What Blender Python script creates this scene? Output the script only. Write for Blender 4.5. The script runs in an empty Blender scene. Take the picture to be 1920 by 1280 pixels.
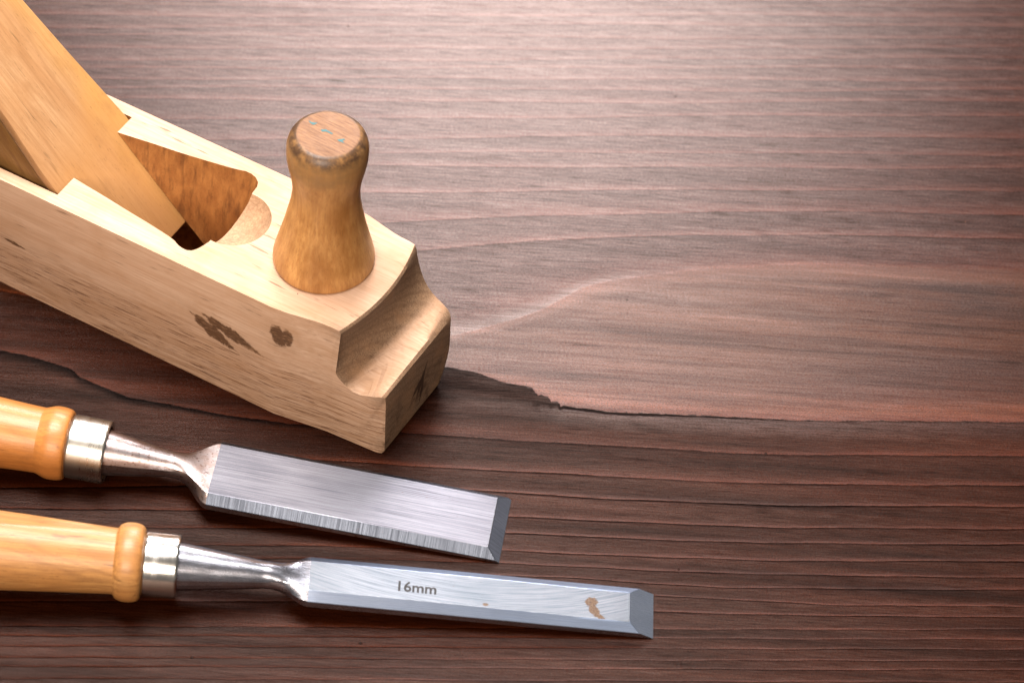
import bpy, bmesh, math, random
import numpy as np
from mathutils import Vector, Matrix, Euler
random.seed(4)
S = 0.001                                   # the scene is described in millimetres
scene = bpy.context.scene
col = scene.collection

# ------------------------------------------------------------------ helpers
def finish(name, bm, mats, parent=None, smooth=32, mat_world=None):
    me = bpy.data.meshes.new(name)
    bm.to_mesh(me); bm.free()
    return link(name, me, mats, parent, smooth)

def link(name, me, mats, parent=None, smooth=32, scale=True):
    if scale:
        me.transform(Matrix.Scale(S, 4))
    o = bpy.data.objects.new(name, me); col.objects.link(o)
    if not isinstance(mats, (list, tuple)): mats = [mats]
    if not me.materials:
        for m in mats: me.materials.append(m)
    if smooth:
        me.polygons.foreach_set('use_smooth', [True]*len(me.polygons))
        try: me.set_sharp_from_angle(angle=math.radians(smooth))
        except Exception: pass
    if parent: o.parent = parent
    return o

def empty(name, loc, rot=(0, 0, 0)):
    o = bpy.data.objects.new(name, None); col.objects.link(o)
    o.empty_display_size = 0.01
    o.location = [c*S for c in loc]; o.rotation_euler = rot
    return o

def tag(o, label=None, cat=None, group=None, kind=None):
    if label: o['label'] = label
    if cat: o['category'] = cat
    if group: o['group'] = group
    if kind: o['kind'] = kind
    return o

def modded(bm, mats, mods):
    """run modifiers over a bmesh (mm), give back the evaluated mesh"""
    me = bpy.data.meshes.new('work'); bm.to_mesh(me); bm.free()
    for m in mats: me.materials.append(m)
    o = bpy.data.objects.new('work', me); col.objects.link(o)
    extra = []
    for kind, kw in mods:
        m = o.modifiers.new(kind, kind)
        for k, v in kw.items(): setattr(m, k, v)
    dg = bpy.context.evaluated_depsgraph_get()
    out = bpy.data.meshes.new_from_object(o.evaluated_get(dg))
    bpy.data.objects.remove(o)
    return out

def cutter(bm):
    bmesh.ops.recalc_face_normals(bm, faces=bm.faces)
    me = bpy.data.meshes.new('cut'); bm.to_mesh(me); bm.free()
    o = bpy.data.objects.new('cut', me); col.objects.link(o)
    return o

def prism(bm, top, bot):
    a = [bm.verts.new(p) for p in top]; b = [bm.verts.new(p) for p in bot]
    n = len(a)
    for i in range(n):
        bm.faces.new((a[i], a[(i+1) % n], b[(i+1) % n], b[i]))
    bm.faces.new(a[::-1]); bm.faces.new(b)
    return a, b

def sm(a, b, x):
    t = min(1, max(0, (x-a)/(b-a))); return t*t*(3-2*t)

# ------------------------------------------------------------------ node graphs
class G:
    def __init__(self, name):
        self.m = bpy.data.materials.new(name); self.m.use_nodes = True
        self.t = self.m.node_tree; self.t.nodes.clear()
        self.out = self.n('ShaderNodeOutputMaterial')
        self.b = self.n('ShaderNodeBsdfPrincipled')
        self.l(self.b.outputs[0], self.out.inputs[0])
    def n(self, typ, **kw):
        x = self.t.nodes.new(typ)
        for k, v in kw.items(): setattr(x, k, v)
        return x
    def l(self, a, b): self.t.links.new(a, b)
    def put(self, sock, v):
        if v is None: return
        if isinstance(v, bpy.types.NodeSocket): self.l(v, sock)
        else: sock.default_value = v
    def coord(self, scale=(1, 1, 1), rot=(0, 0, 0), loc=(0, 0, 0)):
        """object coordinates in millimetres"""
        c = self.n('ShaderNodeTexCoord'); mp = self.n('ShaderNodeMapping')
        self.l(c.outputs['Object'], mp.inputs[0])
        mm = self.n('ShaderNodeVectorMath', operation='SCALE'); mm.inputs['Scale'].default_value = 1000
        self.l(c.outputs['Object'], mm.inputs[0]); self.l(mm.outputs[0], mp.inputs[0])
        mp.inputs['Rotation'].default_value = rot; mp.inputs['Scale'].default_value = scale; mp.inputs['Location'].default_value = loc
        return mp.outputs[0]
    def noise(self, v, s=1, d=3, r=.55, dist=0):
        x = self.n('ShaderNodeTexNoise'); self.l(v, x.inputs['Vector'])
        x.inputs['Scale'].default_value = s; x.inputs['Detail'].default_value = d
        x.inputs['Roughness'].default_value = r; x.inputs['Distortion'].default_value = dist
        return x.outputs['Fac']
    def white(self, v):
        x = self.n('ShaderNodeTexWhiteNoise', noise_dimensions='1D'); self.put(x.inputs['W'], v); return x.outputs['Value']
    def math(self, op, a, b=None, c=None, clamp=False):
        x = self.n('ShaderNodeMath', operation=op, use_clamp=clamp)
        self.put(x.inputs[0], a); self.put(x.inputs[1], b); self.put(x.inputs[2], c)
        return x.outputs[0]
    def map(self, v, a, b, c=0., d=1., smooth=False):
        x = self.n('ShaderNodeMapRange'); x.clamp = True
        if smooth: x.interpolation_type = 'SMOOTHSTEP'
        self.put(x.inputs['Value'], v)
        for k, q in zip(('From Min', 'From Max', 'To Min', 'To Max'), (a, b, c, d)): self.put(x.inputs[k], q)
        return x.outputs[0]
    def mix(self, f, a, b, mode='MIX'):
        x = self.n('ShaderNodeMix', data_type='RGBA', blend_type=mode)
        self.put(x.inputs[0], f)
        for s, v in ((x.inputs[6], a), (x.inputs[7], b)):
            if isinstance(v, tuple) and len(v) == 3: v = v+(1,)
            self.put(s, v)
        return x.outputs[2]
    def ramp(self, v, stops, interp='LINEAR'):
        x = self.n('ShaderNodeValToRGB'); cr = x.color_ramp; cr.interpolation = interp
        while len(cr.elements) < len(stops): cr.elements.new(.5)
        for e, (p, c) in zip(cr.elements, stops): e.position = p; e.color = tuple(c)+(1,) if len(c) == 3 else c
        self.put(x.inputs[0], v); return x.outputs[0]
    def blots(self, u, v, shapes, nz, amp=.5, soft=.12):
        """ragged blots: (cu, cv, half_u, half_v, degrees); 1 inside"""
        best = None
        for cu, cv, ru, rv, an in shapes:
            a = math.radians(an); ca, sa = math.cos(a), math.sin(a)
            du = self.math('SUBTRACT', u, cu); dv = self.math('SUBTRACT', v, cv)
            p = self.math('ADD', self.math('MULTIPLY', du, ca/ru), self.math('MULTIPLY', dv, sa/ru))
            q = self.math('ADD', self.math('MULTIPLY', du, -sa/rv), self.math('MULTIPLY', dv, ca/rv))
            d = self.math('ADD', self.math('ABSOLUTE', p), self.math('ABSOLUTE', q)) if ru > 2.2*rv else self.math('SQRT', self.math('ADD', self.math('MULTIPLY', p, p), self.math('MULTIPLY', q, q)))
            best = d if best is None else self.math('MINIMUM', best, d)
        d = self.math('ADD', best, self.math('MULTIPLY', self.math('SUBTRACT', nz, .5), amp))
        return self.map(d, 1+soft, 1-soft)
    def bump(self, h, dist, strength=1., prev=None):
        x = self.n('ShaderNodeBump'); x.inputs['Strength'].default_value = strength
        x.inputs['Distance'].default_value = dist*S
        self.put(x.inputs['Height'], h); self.put(x.inputs['Normal'], prev)
        return x.outputs[0]
    def sep(self, v):
        x = self.n('ShaderNodeSeparateXYZ'); self.l(v, x.inputs[0]); return x.outputs
    def comb(self, a, b, c):
        x = self.n('ShaderNodeCombineXYZ')
        for i, v in enumerate((a, b, c)): self.put(x.inputs[i], v)
        return x.outputs[0]
    def done(self, color, rough, normal=None, metal=0., spec=.5, coat=0., coat_rough=.1, aniso=0.):
        b = self.b
        if isinstance(color, tuple) and len(color) == 3: color = color+(1,)
        self.put(b.inputs['Base Color'], color); self.put(b.inputs['Roughness'], rough)
        self.put(b.inputs['Normal'], normal); self.put(b.inputs['Metallic'], metal)
        self.put(b.inputs['Specular IOR Level'], spec)
        self.put(b.inputs['Coat Weight'], coat); self.put(b.inputs['Coat Roughness'], coat_rough)
        self.put(b.inputs['Anisotropic'], aniso)
        return self.m
CURVES=[
 [(-234.1,148.8),(-145.3,157.4),(-8.5,170.8),(89.9,180.5),(219.2,193.6)],
 [(-233.6,145.7),(-144.8,153.4),(-8.3,165.9),(89.9,175.4),(218.8,188.8)],
 [(-232.4,139.4),(-144.0,147.4),(-8.0,160.1),(89.9,169.5),(218.4,182.7)],
 [(-231.5,134.2),(-143.4,142.6),(-7.8,155.8),(89.9,165.4),(218.0,178.2)],
 [(-231.0,131.1),(-142.9,138.7),(-7.5,151.0),(89.8,160.3),(217.6,173.5)],
 [(-230.0,125.9),(-142.3,134.1),(-7.3,146.8),(89.8,156.2),(217.3,169.0)],
 [(-228.8,119.3),(-141.5,128.4),(-7.1,142.1),(89.8,151.8),(216.9,164.0)],
 [(-228.4,116.8),(-141.0,124.3),(-6.8,136.4),(89.7,145.5),(216.5,158.4)],
 [(-226.9,108.7),(-140.2,117.6),(-6.5,131.2),(89.7,140.7),(216.0,152.8)],
 [(-226.0,103.4),(-139.5,112.3),(-6.3,125.8),(89.7,135.3),(215.6,147.3)],
 [(-225.6,101.2),(-139.1,109.0),(-6.0,121.4),(89.7,130.6),(215.3,143.0)],
 [(-224.6,95.9),(-138.4,103.8),(-5.8,116.1),(89.6,125.2),(214.8,137.5)],
 [(-224.0,92.2),(-137.9,99.5),(-5.5,111.3),(89.6,120.2),(214.5,132.7)],
 [(-222.9,86.3),(-137.1,93.8),(-5.3,105.8),(89.6,114.6),(214.0,127.0)],
 [(-221.1,76.4),(-136.0,85.2),(-4.9,98.5),(89.5,107.8),(213.4,119.3)],
 [(-219.5,67.4),(-117.7,77.1),(-49.3,84.4),(59.8,95.2),(212.6,109.3)],
 [(-217.9,58.4),(-116.8,68.9),(-48.7,77.1),(59.9,88.1),(212.0,101.5)],
 [(-216.6,51.3),(-116.0,62.7),(-48.3,71.5),(59.9,82.0),(211.5,94.6)],
 [(-214.3,38.5),(-114.7,51.4),(-47.4,60.3),(60.1,71.6),(161.9,79.2),(210.6,83.3)],
 [(-212.1,25.9),(-113.0,37.4),(-46.4,46.9),(4.1,54.2),(60.2,61.1),(161.4,69.5),(209.9,73.6)],
 [(-210.4,16.8),(-161.1,20.5),(-78.4,27.6),(-32.0,35.4),(-12.3,40.0),(7.4,44.1),(53.7,50.5),(98.1,54.6),(160.9,58.8),(209.0,62.1)],
 [(-209.4,11.2),(-160.0,13.5),(-93.2,9.4),(-42.6,-3.0),(-26.3,-1.0),(-17.0,1.1),(-8.8,4.5),(-0.7,8.4),(6.0,12.1),(10.7,15.3),(16.0,20.3),(20.4,23.9),(27.1,27.2),(34.1,29.7),(57.8,36.0),(92.8,41.5),(128.0,43.1),(160.2,44.7),(207.8,47.2)],
 [(-208.6,6.8),(-159.0,6.8),(-108.5,-0.9),(-42.0,-9.9),(-18.7,-12.2),(-9.3,-14.0),(-2.4,-16.9),(5.4,-17.9),(7.4,-18.8),(8.5,-20.2),(9.8,-20.3),(11.2,-22.1),(12.8,-22.2),(14.5,-24.0),(17.3,-24.8),(29.8,-25.9),(58.6,-25.2),(87.5,-24.4),(157.1,-19.1),(202.9,-15.5)],
 [(-204.1,-18.4),(-155.4,-17.7),(-145.4,-19.2),(-134.4,-22.6),(-132.1,-23.7),(-130.5,-26.1),(-122.9,-29.5),(-114.4,-33.1),(-99.6,-35.4),(-84.9,-37.5),(-65.5,-39.2),(-39.8,-39.4),(-26.9,-39.8),(1.7,-39.6),(39.8,-39.2),(67.5,-38.9),(86.1,-38.1),(156.4,-32.3),(201.9,-28.6)],
 [(-196.6,-59.9),(-149.6,-56.6),(-102.3,-54.1),(-54.7,-52.5),(-7.0,-52.0),(35.4,-51.2),(77.6,-50.1),(155.9,-44.1),(201.0,-40.6)],
 [(-193.9,-75.5),(-147.4,-71.4),(-100.8,-66.4),(-53.9,-61.3),(-6.5,-60.0),(31.3,-59.8),(77.6,-58.3),(155.5,-52.2),(200.3,-48.5)],
 [(-192.7,-82.1),(-146.3,-78.7),(-99.7,-75.6),(-53.0,-71.8),(3.1,-69.0),(35.9,-68.4),(86.0,-66.3),(155.0,-60.8),(199.7,-57.2)],
 [(-191.4,-89.4),(-145.3,-85.6),(-52.4,-78.4),(3.4,-75.4),(36.0,-74.4),(77.6,-72.7),(154.8,-66.7),(199.2,-63.1)],
 [(-190.1,-96.6),(-144.2,-92.7),(-51.9,-84.8),(3.8,-82.0),(44.5,-80.7),(77.6,-79.3),(154.4,-73.1),(198.7,-69.4)],
 [(-189.3,-101.1),(-143.6,-97.2),(-51.5,-89.5),(4.0,-86.5),(44.6,-85.9),(110.9,-82.4),(154.1,-79.1),(198.2,-75.6)],
 [(-188.5,-105.5),(-142.9,-101.6),(-51.1,-93.8),(19.9,-90.5),(66.2,-90.3),(153.9,-83.7),(197.9,-80.2)],
 [(-187.5,-110.7),(-50.7,-99.1),(10.9,-95.4),(46.4,-95.0),(102.4,-93.7),(153.6,-90.0),(197.4,-86.5)],
 [(-186.5,-116.4),(-50.1,-104.9),(11.2,-101.6),(45.7,-100.8),(102.4,-97.6),(197.1,-90.2)],
 [(-184.8,-125.6),(-94.7,-118.0),(-3.7,-111.0),(88.3,-103.8),(196.8,-94.4)],
 [(-184.3,-128.8),(-94.4,-121.2),(-3.5,-114.2),(88.3,-107.1),(196.4,-98.4)],
 [(-183.6,-132.3),(-93.9,-124.8),(-3.3,-117.8),(88.2,-110.7),(196.2,-101.7)],
 [(-182.9,-136.4),(-93.5,-128.9),(-3.0,-122.0),(88.2,-114.9),(195.9,-105.8)],
 [(-182.4,-139.3),(-93.1,-131.9),(-2.9,-125.0),(88.2,-118.0),(195.6,-109.2)],
 [(-181.6,-143.5),(-92.6,-136.2),(-2.6,-129.3),(88.2,-122.3),(195.2,-113.8)],
 [(-181.0,-147.2),(-92.2,-139.8),(-2.4,-133.0),(88.2,-126.1),(194.9,-117.6)],
 [(-180.4,-150.6),(-91.8,-143.3),(-2.2,-136.5),(88.1,-129.6),(194.7,-120.8)],
 [(-179.6,-154.9),(-91.2,-147.7),(-2.0,-140.9),(88.1,-134.0),(194.4,-124.9)],
 [(-178.9,-158.5),(-90.8,-151.3),(-1.8,-144.6),(88.1,-137.7),(194.1,-128.7)],
 [(-178.2,-162.8),(-90.3,-155.6),(-1.5,-148.9),(88.1,-142.1),(193.7,-133.7)],
]
FILL = .14; FSTOP = 15; EXPO = 0.0
LIGHTS = [
  ('softbox_behind', (-25, 850, 565), (-20, 60, 0), 370, 330, 13.5, (1, .935, .925)),
  ('softbox_overhead', (-190, 130, 930), (-60, -40, 0), 460, 460, 25.5, (1, .935, .88)),
  ('softbox_front', (-200, -720, 520), (-60, -40, 0), 420, 300, 9.0, (1, .84, .70)),
]
# ------------------------------------------------------------------ materials
def board_material():
    g = G('stained_pine_board')
    R = g.n('ShaderNodeAttribute', attribute_name='ring').outputs['Fac']
    warp = g.noise(g.coord((.02, .25, 1), (0, 0, -.066)), 1, 3, .5)
    fine = g.noise(g.coord((.35, 2.2, 1), (0, 0, -.066)), 1, 2, .6)
    R2 = g.math('ADD', R, g.math('MULTIPLY', g.math('SUBTRACT', fine, .5), .05))
    f = g.math('FRACT', R2); fl = g.math('FLOOR', R2)
    rnd = g.white(fl); rnd2 = g.white(g.math('ADD', fl, 77.3))
    xyz = g.sep(g.coord())
    # how crisp the raised ring lines are: the quarter-sawn far side is softer
    crisp = g.map(R, 22, 25, .32, 1.)
    tongue = g.math('MULTIPLY', g.map(R, 20.9, 21.05), g.map(R, 22.0, 21.95))
    # early wood: dark brown; late wood: reddish and lighter
    late = g.math('POWER', f, g.math('MULTIPLY', g.map(rnd, 0, 1, 3., 7.), g.map(R, 21.5, 23, 1., 2.4)))
    base = g.mix(rnd2, (.052, .026, .017), (.088, .044, .027))
    cloud = g.noise(g.coord((.012, .05, 1), (0, 0, -.066)), 1, 4, .6)
    base = g.mix(g.map(cloud, .35, .68), base, (.125, .052, .027))
    tc = g.noise(g.coord((.016, .07, 1), (0, 0, -.05), (3, 1, 0)), 1, 4, .6)
    tcol = g.mix(g.map(tc, .35, .65), (.075, .038, .026), (.23, .115, .06))
    tcol = g.mix(g.map(f, .86, 1.), tcol, (.30, .145, .07))
    tcol = g.mix(g.math('MULTIPLY', g.math('MULTIPLY', g.map(f, .52, .64), g.map(f, .93, .84)), g.map(xyz[0], 35, 90, 0, .75)), tcol, (.04, .019, .017))
    base = g.mix(tongue, base, tcol)
    colr = g.mix(g.math('MULTIPLY', late, .9), base, (.42, .16, .075))
    # fibre streaks and short dark pitch streaks
    fib = g.noise(g.coord((.12, 3.2, 1), (0, 0, -.066)), 1, 4, .65)
    ft = g.math('MULTIPLY', g.map(tongue, 0, 1, 1, .55), g.map(fib, .33, .72, 0, .75))
    colr = g.mix(ft, colr, g.mix(.62, colr, (.24, .115, .068), 'MIX'))
    colr = g.mix(g.math('MULTIPLY', g.map(tongue, 0, 1, 1, .45), g.map(fib, .5, .30, 0, .6)), colr, (.020, .010, .010))
    st = g.noise(g.coord((.06, .75, 1), (0, 0, -.066), (7, 3, 0)), 1, 2, .5)
    stm = g.math('MULTIPLY', g.map(st, .63, .72), g.map(R, 22.2, 21.5, 0.1, .6))
    colr = g.mix(stm, colr, (.022, .014, .02))
    # thin shadow just past every ridge, put in as a dark line
    dl = g.math('MULTIPLY', g.map(g.math('DIVIDE', f, g.map(R, 21.5, 23.5, .07, .12)), 1., .35), crisp)
    lnz = g.map(g.noise(g.coord((.02, .05, 1), (0, 0, 0), (11, 0, 0)), 1, 2, .5), .35, .6, .45, 1.)
    colr = g.mix(g.math('MULTIPLY', g.math('MULTIPLY', dl, lnz), .85), colr, (.012, .008, .008))
    # the torn dark edge below the tongue of light wood
    rr = g.math('SUBTRACT', R2, 22.)
    wide = g.map(xyz[0], -45, 2, .75, .42); wide = g.math('MULTIPLY', wide, g.map(xyz[0], 8, 17, 1, .26))
    wide = g.math('MULTIPLY', wide, g.map(xyz[0], 35, 95, 1, .2))
    torn = g.math('MULTIPLY', g.map(rr, -.0, .012), g.map(g.math('DIVIDE', rr, wide), 1.0, .5))
    torn = g.math('MULTIPLY', torn, g.map(xyz[0], -70, -45, .0, 1))
    tn = g.math('MAXIMUM', g.map(fib, .3, .6, 1., .6), g.map(xyz[0], 8, 18))
    colr = g.mix(g.math('MULTIPLY', torn, tn), colr, (.026, .020, .028))
    # left of the plane: dark bluish seam under the ring that runs below it
    r3 = g.math('SUBTRACT', R2, 23.)
    seam = g.math('MULTIPLY', g.map(r3, -.02, .0), g.map(r3, .13, .02))
    seam = g.math('MULTIPLY', seam, g.map(xyz[0], -40, -75))
    colr = g.mix(g.math('MULTIPLY', seam, .9), colr, (.012, .010, .016))
    red = g.math('MULTIPLY', g.math('MULTIPLY', g.map(R, 22.1, 22.5), g.map(R, 23., 22.97)), g.map(xyz[0], -20, -60))
    colr = g.mix(g.math('MULTIPLY', red, .5), colr, (.12, .045, .02))
    # grey-blue highlight painted along the upper edge of the tongue
    ub = g.math('MULTIPLY', g.map(R2, 20.80, 20.95), g.map(R2, 21.01, 20.98))
    ub = g.math('MULTIPLY', ub, g.math('MULTIPLY', g.map(xyz[0], -60, -35), g.map(xyz[0], 60, 5)))
    colr = g.mix(g.math('MULTIPLY', ub, .8), colr, (.13, .125, .19))
    lb = g.math('MULTIPLY', g.map(R2, 20.98, 21.0), g.map(R2, 21.12, 21.02))
    colr = g.mix(g.math('MULTIPLY', lb, .7), colr, (.36, .17, .10))
    # broad tan glow painted into the colour, middle of the tongue
    tan = g.math('MULTIPLY', tongue, g.blots(xyz[0], xyz[1], [(70, 10, 62, 26, 4)], cloud, 1.2, .6))
    colr = g.mix(g.math('MULTIPLY', tan, .45), colr, (.30, .165, .085))
    # pin holes and pale specks of dust
    vo = g.n('ShaderNodeTexVoronoi'); vo.inputs['Scale'].default_value = .055; vo.inputs['Randomness'].default_value = 1
    g.l(g.coord(), vo.inputs['Vector'])
    hole = g.map(vo.outputs['Distance'], .030, .018)
    colr = g.mix(g.math('MULTIPLY', hole, .8), colr, (.008, .006, .006))
    vd = g.n('ShaderNodeTexVoronoi'); vd.inputs['Scale'].default_value = .075
    g.l(g.coord(loc=(3, 9, 2)), vd.inputs['Vector'])
    dust = g.math('MULTIPLY', g.map(vd.outputs['Distance'], .022, .012), g.map(g.white(vd.outputs['Color']), .2, .25))
    colr = g.mix(dust, colr, (.7, .62, .52))
    # relief
    band = g.noise(g.coord((.007, .20, 1), (0, 0, -.066), (5, 2, 0)), 1, 4, .62)
    band = g.math('ADD', .5, g.math('MULTIPLY', g.math('SUBTRACT', band, .5), g.map(R, 16, 22, .4, 1.)))
    hair = g.noise(g.coord((.03, 1.3, 1), (0, 0, -.066), (1, 6, 0)), 1, 4, .7)
    grit = g.noise(g.coord((1.3, 2.8, 1.5), (0, 0, -.066)), 1, 3, .65)
    grit2 = g.noise(g.coord((2.2, 3.0, 3)), 1, 2, .6)
    gm = g.math('MULTIPLY', g.map(R, 21.8, 23.5, .8, 1.), g.map(R, 18, 21, .55, 1.))
    ridge = g.math('MULTIPLY', g.math('POWER', f, 11.), crisp)
    swell = g.math('MULTIPLY', g.math('POWER', f, 3.), crisp)
    h = g.math('ADD', g.math('MULTIPLY', ridge, .12), g.math('MULTIPLY', swell, .07))
    h = g.math('ADD', h, g.math('MULTIPLY', g.math('MULTIPLY', grit, gm), .14))
    h = g.math('ADD', h, g.math('MULTIPLY', g.math('MULTIPLY', grit2, gm), .11))
    h = g.math('ADD', h, g.math('MULTIPLY', fib, .05))
    h = g.math('SUBTRACT', h, g.math('MULTIPLY', g.math('ADD', g.math('MULTIPLY', torn, .35), hole), .4))
    nrm = g.bump(h, 1.0, .6)
    rough = g.map(fib, .3, .7, .30, .38)
    rough = g.math('ADD', rough, g.map(R, 21.9, 22.5, -.02, .05))
    rough = g.math('ADD', rough, g.math('MULTIPLY', torn, .3))
    spec = g.math('MULTIPLY', g.map(R, 21.9, 22.6, 1., .31), g.math('MULTIPLY', g.map(fib, .30, .62, g.map(tongue, 0, 1, .45, .75), 1.22), g.math('MULTIPLY', g.map(grit, .35, .6, .6, 1.15), g.math('MULTIPLY', g.map(hair, .35, .65, .8, 1.16), g.map(band, .3, .7, .72, 1.2)))))
    dk = g.math('MAXIMUM', g.math('MAXIMUM', g.math('MULTIPLY', torn, tn), g.math('MULTIPLY', dl, lnz)), g.math('MAXIMUM', g.math('MULTIPLY', seam, .8), g.math('MULTIPLY', stm, .55)))
    spec = g.math('MULTIPLY', spec, g.map(dk, 0, 1, 1, .18))
    spec = g.math('ADD', spec, g.math('MULTIPLY', g.math('MULTIPLY', late, .3), crisp))
    spec = g.math('ADD', spec, g.math('MULTIPLY', g.math('MULTIPLY', ub, g.map(hair, .35, .6)), .75))
    spec = g.math('ADD', spec, g.math('MULTIPLY', lb, .3))
    colr = g.mix(1., colr, (.125, .060, .033), 'MULTIPLY')
    colr = g.mix(1., colr, g.mix(g.map(grit2, .33, .67), (.5, .48, .46), (1.5, 1.5, 1.5)), 'MULTIPLY')
    colr = g.mix(1., colr, g.mix(g.map(band, .3, .7), (.45, .42, .45), (1.55, 1.5, 1.4)), 'MULTIPLY')
    colr = g.mix(tongue, colr, g.mix(1., colr, (1.25, 1.45, 1.35), 'MULTIPLY'))
    # stained, thinly oiled board: a soft reflection over the wood colour
    dif = g.n('ShaderNodeBsdfDiffuse'); gl = g.n('ShaderNodeBsdfAnisotropic', distribution='BECKMANN')
    fr = g.n('ShaderNodeFresnel'); fr.inputs['IOR'].default_value = 1.47
    mx = g.n('ShaderNodeMixShader')
    g.put(dif.inputs['Color'], colr); g.put(dif.inputs['Normal'], nrm)
    g.put(gl.inputs['Color'], (.90, .765, .715, 1)); g.put(gl.inputs['Roughness'], rough); g.put(gl.inputs['Normal'], nrm)
    g.l(g.math('MULTIPLY', fr.outputs[0], spec), mx.inputs[0]); g.l(dif.outputs[0], mx.inputs[1]); g.l(gl.outputs[0], mx.inputs[2])
    g.t.nodes.remove(g.b); g.l(mx.outputs[0], g.out.inputs[0])
    return g.m

def beech(name, light, mid, dark, axis='x', streak=0.5, rough=.5, coat=0., blot=.3, endgrain=False, zstreak=False, seed=0., figure=0., wedge=False, specks=0., spec=.38):
    """pale close-grained wood; axis = the way the fibres run"""
    g = G(name)
    a, c = .045, 1.5
    sc = {'x': (a, c, c), 'y': (c, a, c), 'z': (c, c, a)}[axis]
    f1 = g.noise(g.coord(sc, loc=(seed, seed, 0)), 1, 5, .62)
    sc2 = {'x': (.010, .12, .12), 'y': (.12, .01, .12), 'z': (.12, .12, .01)}[axis]
    f2 = g.noise(g.coord(sc2, loc=(seed, 0, seed)), 1, 3, .5, .6)
    pl = {'x': (.16, 4.5, 4.5), 'y': (4.5, .16, 4.5), 'z': (4.5, 4.5, .16)}[axis]
    por = g.noise(g.coord(pl, loc=(seed, 0, 0)), 1, 2, .5)
    c0 = g.mix(g.map(f2, .3, .7), light, mid)
    c0 = g.mix(g.map(f1, .38, .72, 0, streak), c0, dark)
    c0 = g.mix(g.map(por, .60, .76, 0, .55*streak+.1), c0, tuple(.45*x for x in dark))
    bl = g.noise(g.coord((.06, .06, .06), loc=(seed+5, 2, 0)), 1, 4, .6)
    c0 = g.mix(g.map(bl, .45, .75, 0, blot), c0, mid)
    x = g.sep(g.coord())
    if figure:            # cathedral figure: contour lines of a slow noise
        fs = {'x': (.012, .055, .055), 'z': (.055, .055, .012)}[axis]
        fg = g.noise(g.coord(fs, loc=(seed+2, 5, 1)), 1, 2, .4)
        ln = g.math('SINE', g.math('MULTIPLY', fg, 75))
        c0 = g.mix(g.map(ln, .1, 1., 0, figure), c0, dark)
        dk = g.noise(g.coord({'x': (.06, .5, .5), 'z': (.5, .5, .06)}[axis], loc=(seed+7, 5, 1)), 1, 3, .6)
        c0 = g.mix(g.map(dk, .64, .72, 0, .7), c0, tuple(.3*q for q in dark))
    if wedge:             # paler where it stands clear of the block, yellow oil down the far edge
        e = g.math('ADD', x[0], g.math('MULTIPLY', g.math('SUBTRACT', bl, .5), 26))
        e = g.math('ADD', e, g.math('MULTIPLY', x[1], .5))
        c0 = g.mix(g.map(e, 6, -8, 0, .65), c0, (.34, .165, .055))
        c0 = g.mix(g.map(e, -3.0, -1.5, 0, .0), c0, dark)
        ye = g.map(g.math('ADD', x[1], g.math('MULTIPLY', bl, 14)), -22, -32)
        c0 = g.mix(g.math('MULTIPLY', ye, .4), c0, (.42, .215, .045))
    if specks:
        sk = g.noise(g.coord((.5, 2.2, 2.2) if axis == 'x' else (2.2, 2.2, .5), loc=(seed, 3, 3)), 1, 4, .7)
        c0 = g.mix(g.map(sk, .60, .70, 0, specks), c0, tuple(.35*q for q in dark))
        sk2 = g.noise(g.coord((.09, .12, .12), loc=(seed, 6, 1)), 1, 5, .7)
        c0 = g.mix(g.map(sk2, .52, .70, 0, specks*.8), c0, dark)
    if zstreak:           # the flat-sawn lower half of the side is striped with dark pores
        wob = g.math('MULTIPLY', g.math('SUBTRACT', g.noise(g.coord((.006, .006, .01)), 1, 2, .5), .5), 14)
        zz = g.math('ADD', g.math('ADD', x[2], wob), g.math('MULTIPLY', x[0], -.02))
        line = g.noise(g.comb(g.math('MULTIPLY', x[0], .02), 0, g.math('MULTIPLY', zz, 1.15)), 1, 4, .7)
        dash = g.noise(g.comb(g.math('MULTIPLY', x[0], .12), 1.7, g.math('MULTIPLY', zz, 2.4)), 1, 3, .6)
        low = g.map(zz, 27, 17)
        c0 = g.mix(g.math('MULTIPLY', g.map(line, .44, .66), g.math('MULTIPLY', low, .8)), c0, (.26, .14, .072))
        c0 = g.mix(g.math('MULTIPLY', g.map(dash, .55, .64), g.math('MULTIPLY', low, .75)), c0, (.10, .042, .022))
        high = g.map(zz, 20, 30)
        c0 = g.mix(g.math('MULTIPLY', g.map(line, .45, .7), g.math('MULTIPLY', high, .25)), c0, (.30, .19, .11))
    if endgrain:          # glue blots and dents on the side and the nose
        bn = g.noise(g.coord((.55, .55, .55), loc=(9, 1, 4)), 1, 4, .65); inn = g.noise(g.coord((.5, .8, 1.3), (0, .45, 0), loc=(3, 1, 4)), 1, 4, .7)
        bm_ = g.blots(x[0], x[2], [(-57.3, 24, 9.0, 2.9, -27), (-61.5, 26, 3.0, 2.0, -35), (-50.5, 26.7, 11.0, 2.6, -17), (-56.5, 28.3, 3.0, 1.9, -15), (-34.4, 35.6, 2.6, 4.2, 15), (-31.8, 36.0, 2.0, 3.3, 0), (-130, 21.1, 4.8, .8, -5)], bn, 1.2, .13)
        bm_ = g.math('MULTIPLY', bm_, g.map(x[1], 6, 4))
        halo = g.blots(x[0], x[2], [(-55, 25.4, 15., 6.5, -22), (-33.6, 35.4, 5.2, 6.4, 0)], bn, 1.4, .5)
        c0 = g.mix(g.math('MULTIPLY', g.math('MULTIPLY', halo, g.map(x[1], 6, 4)), .22), c0, (.22, .12, .06))
        c0 = g.mix(g.math('MULTIPLY', bm_, g.map(inn, .25, .46, .45, .93)), c0, g.mix(g.map(inn, .4, .7), (.10, .046, .02), (.045, .020, .011)))
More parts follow.
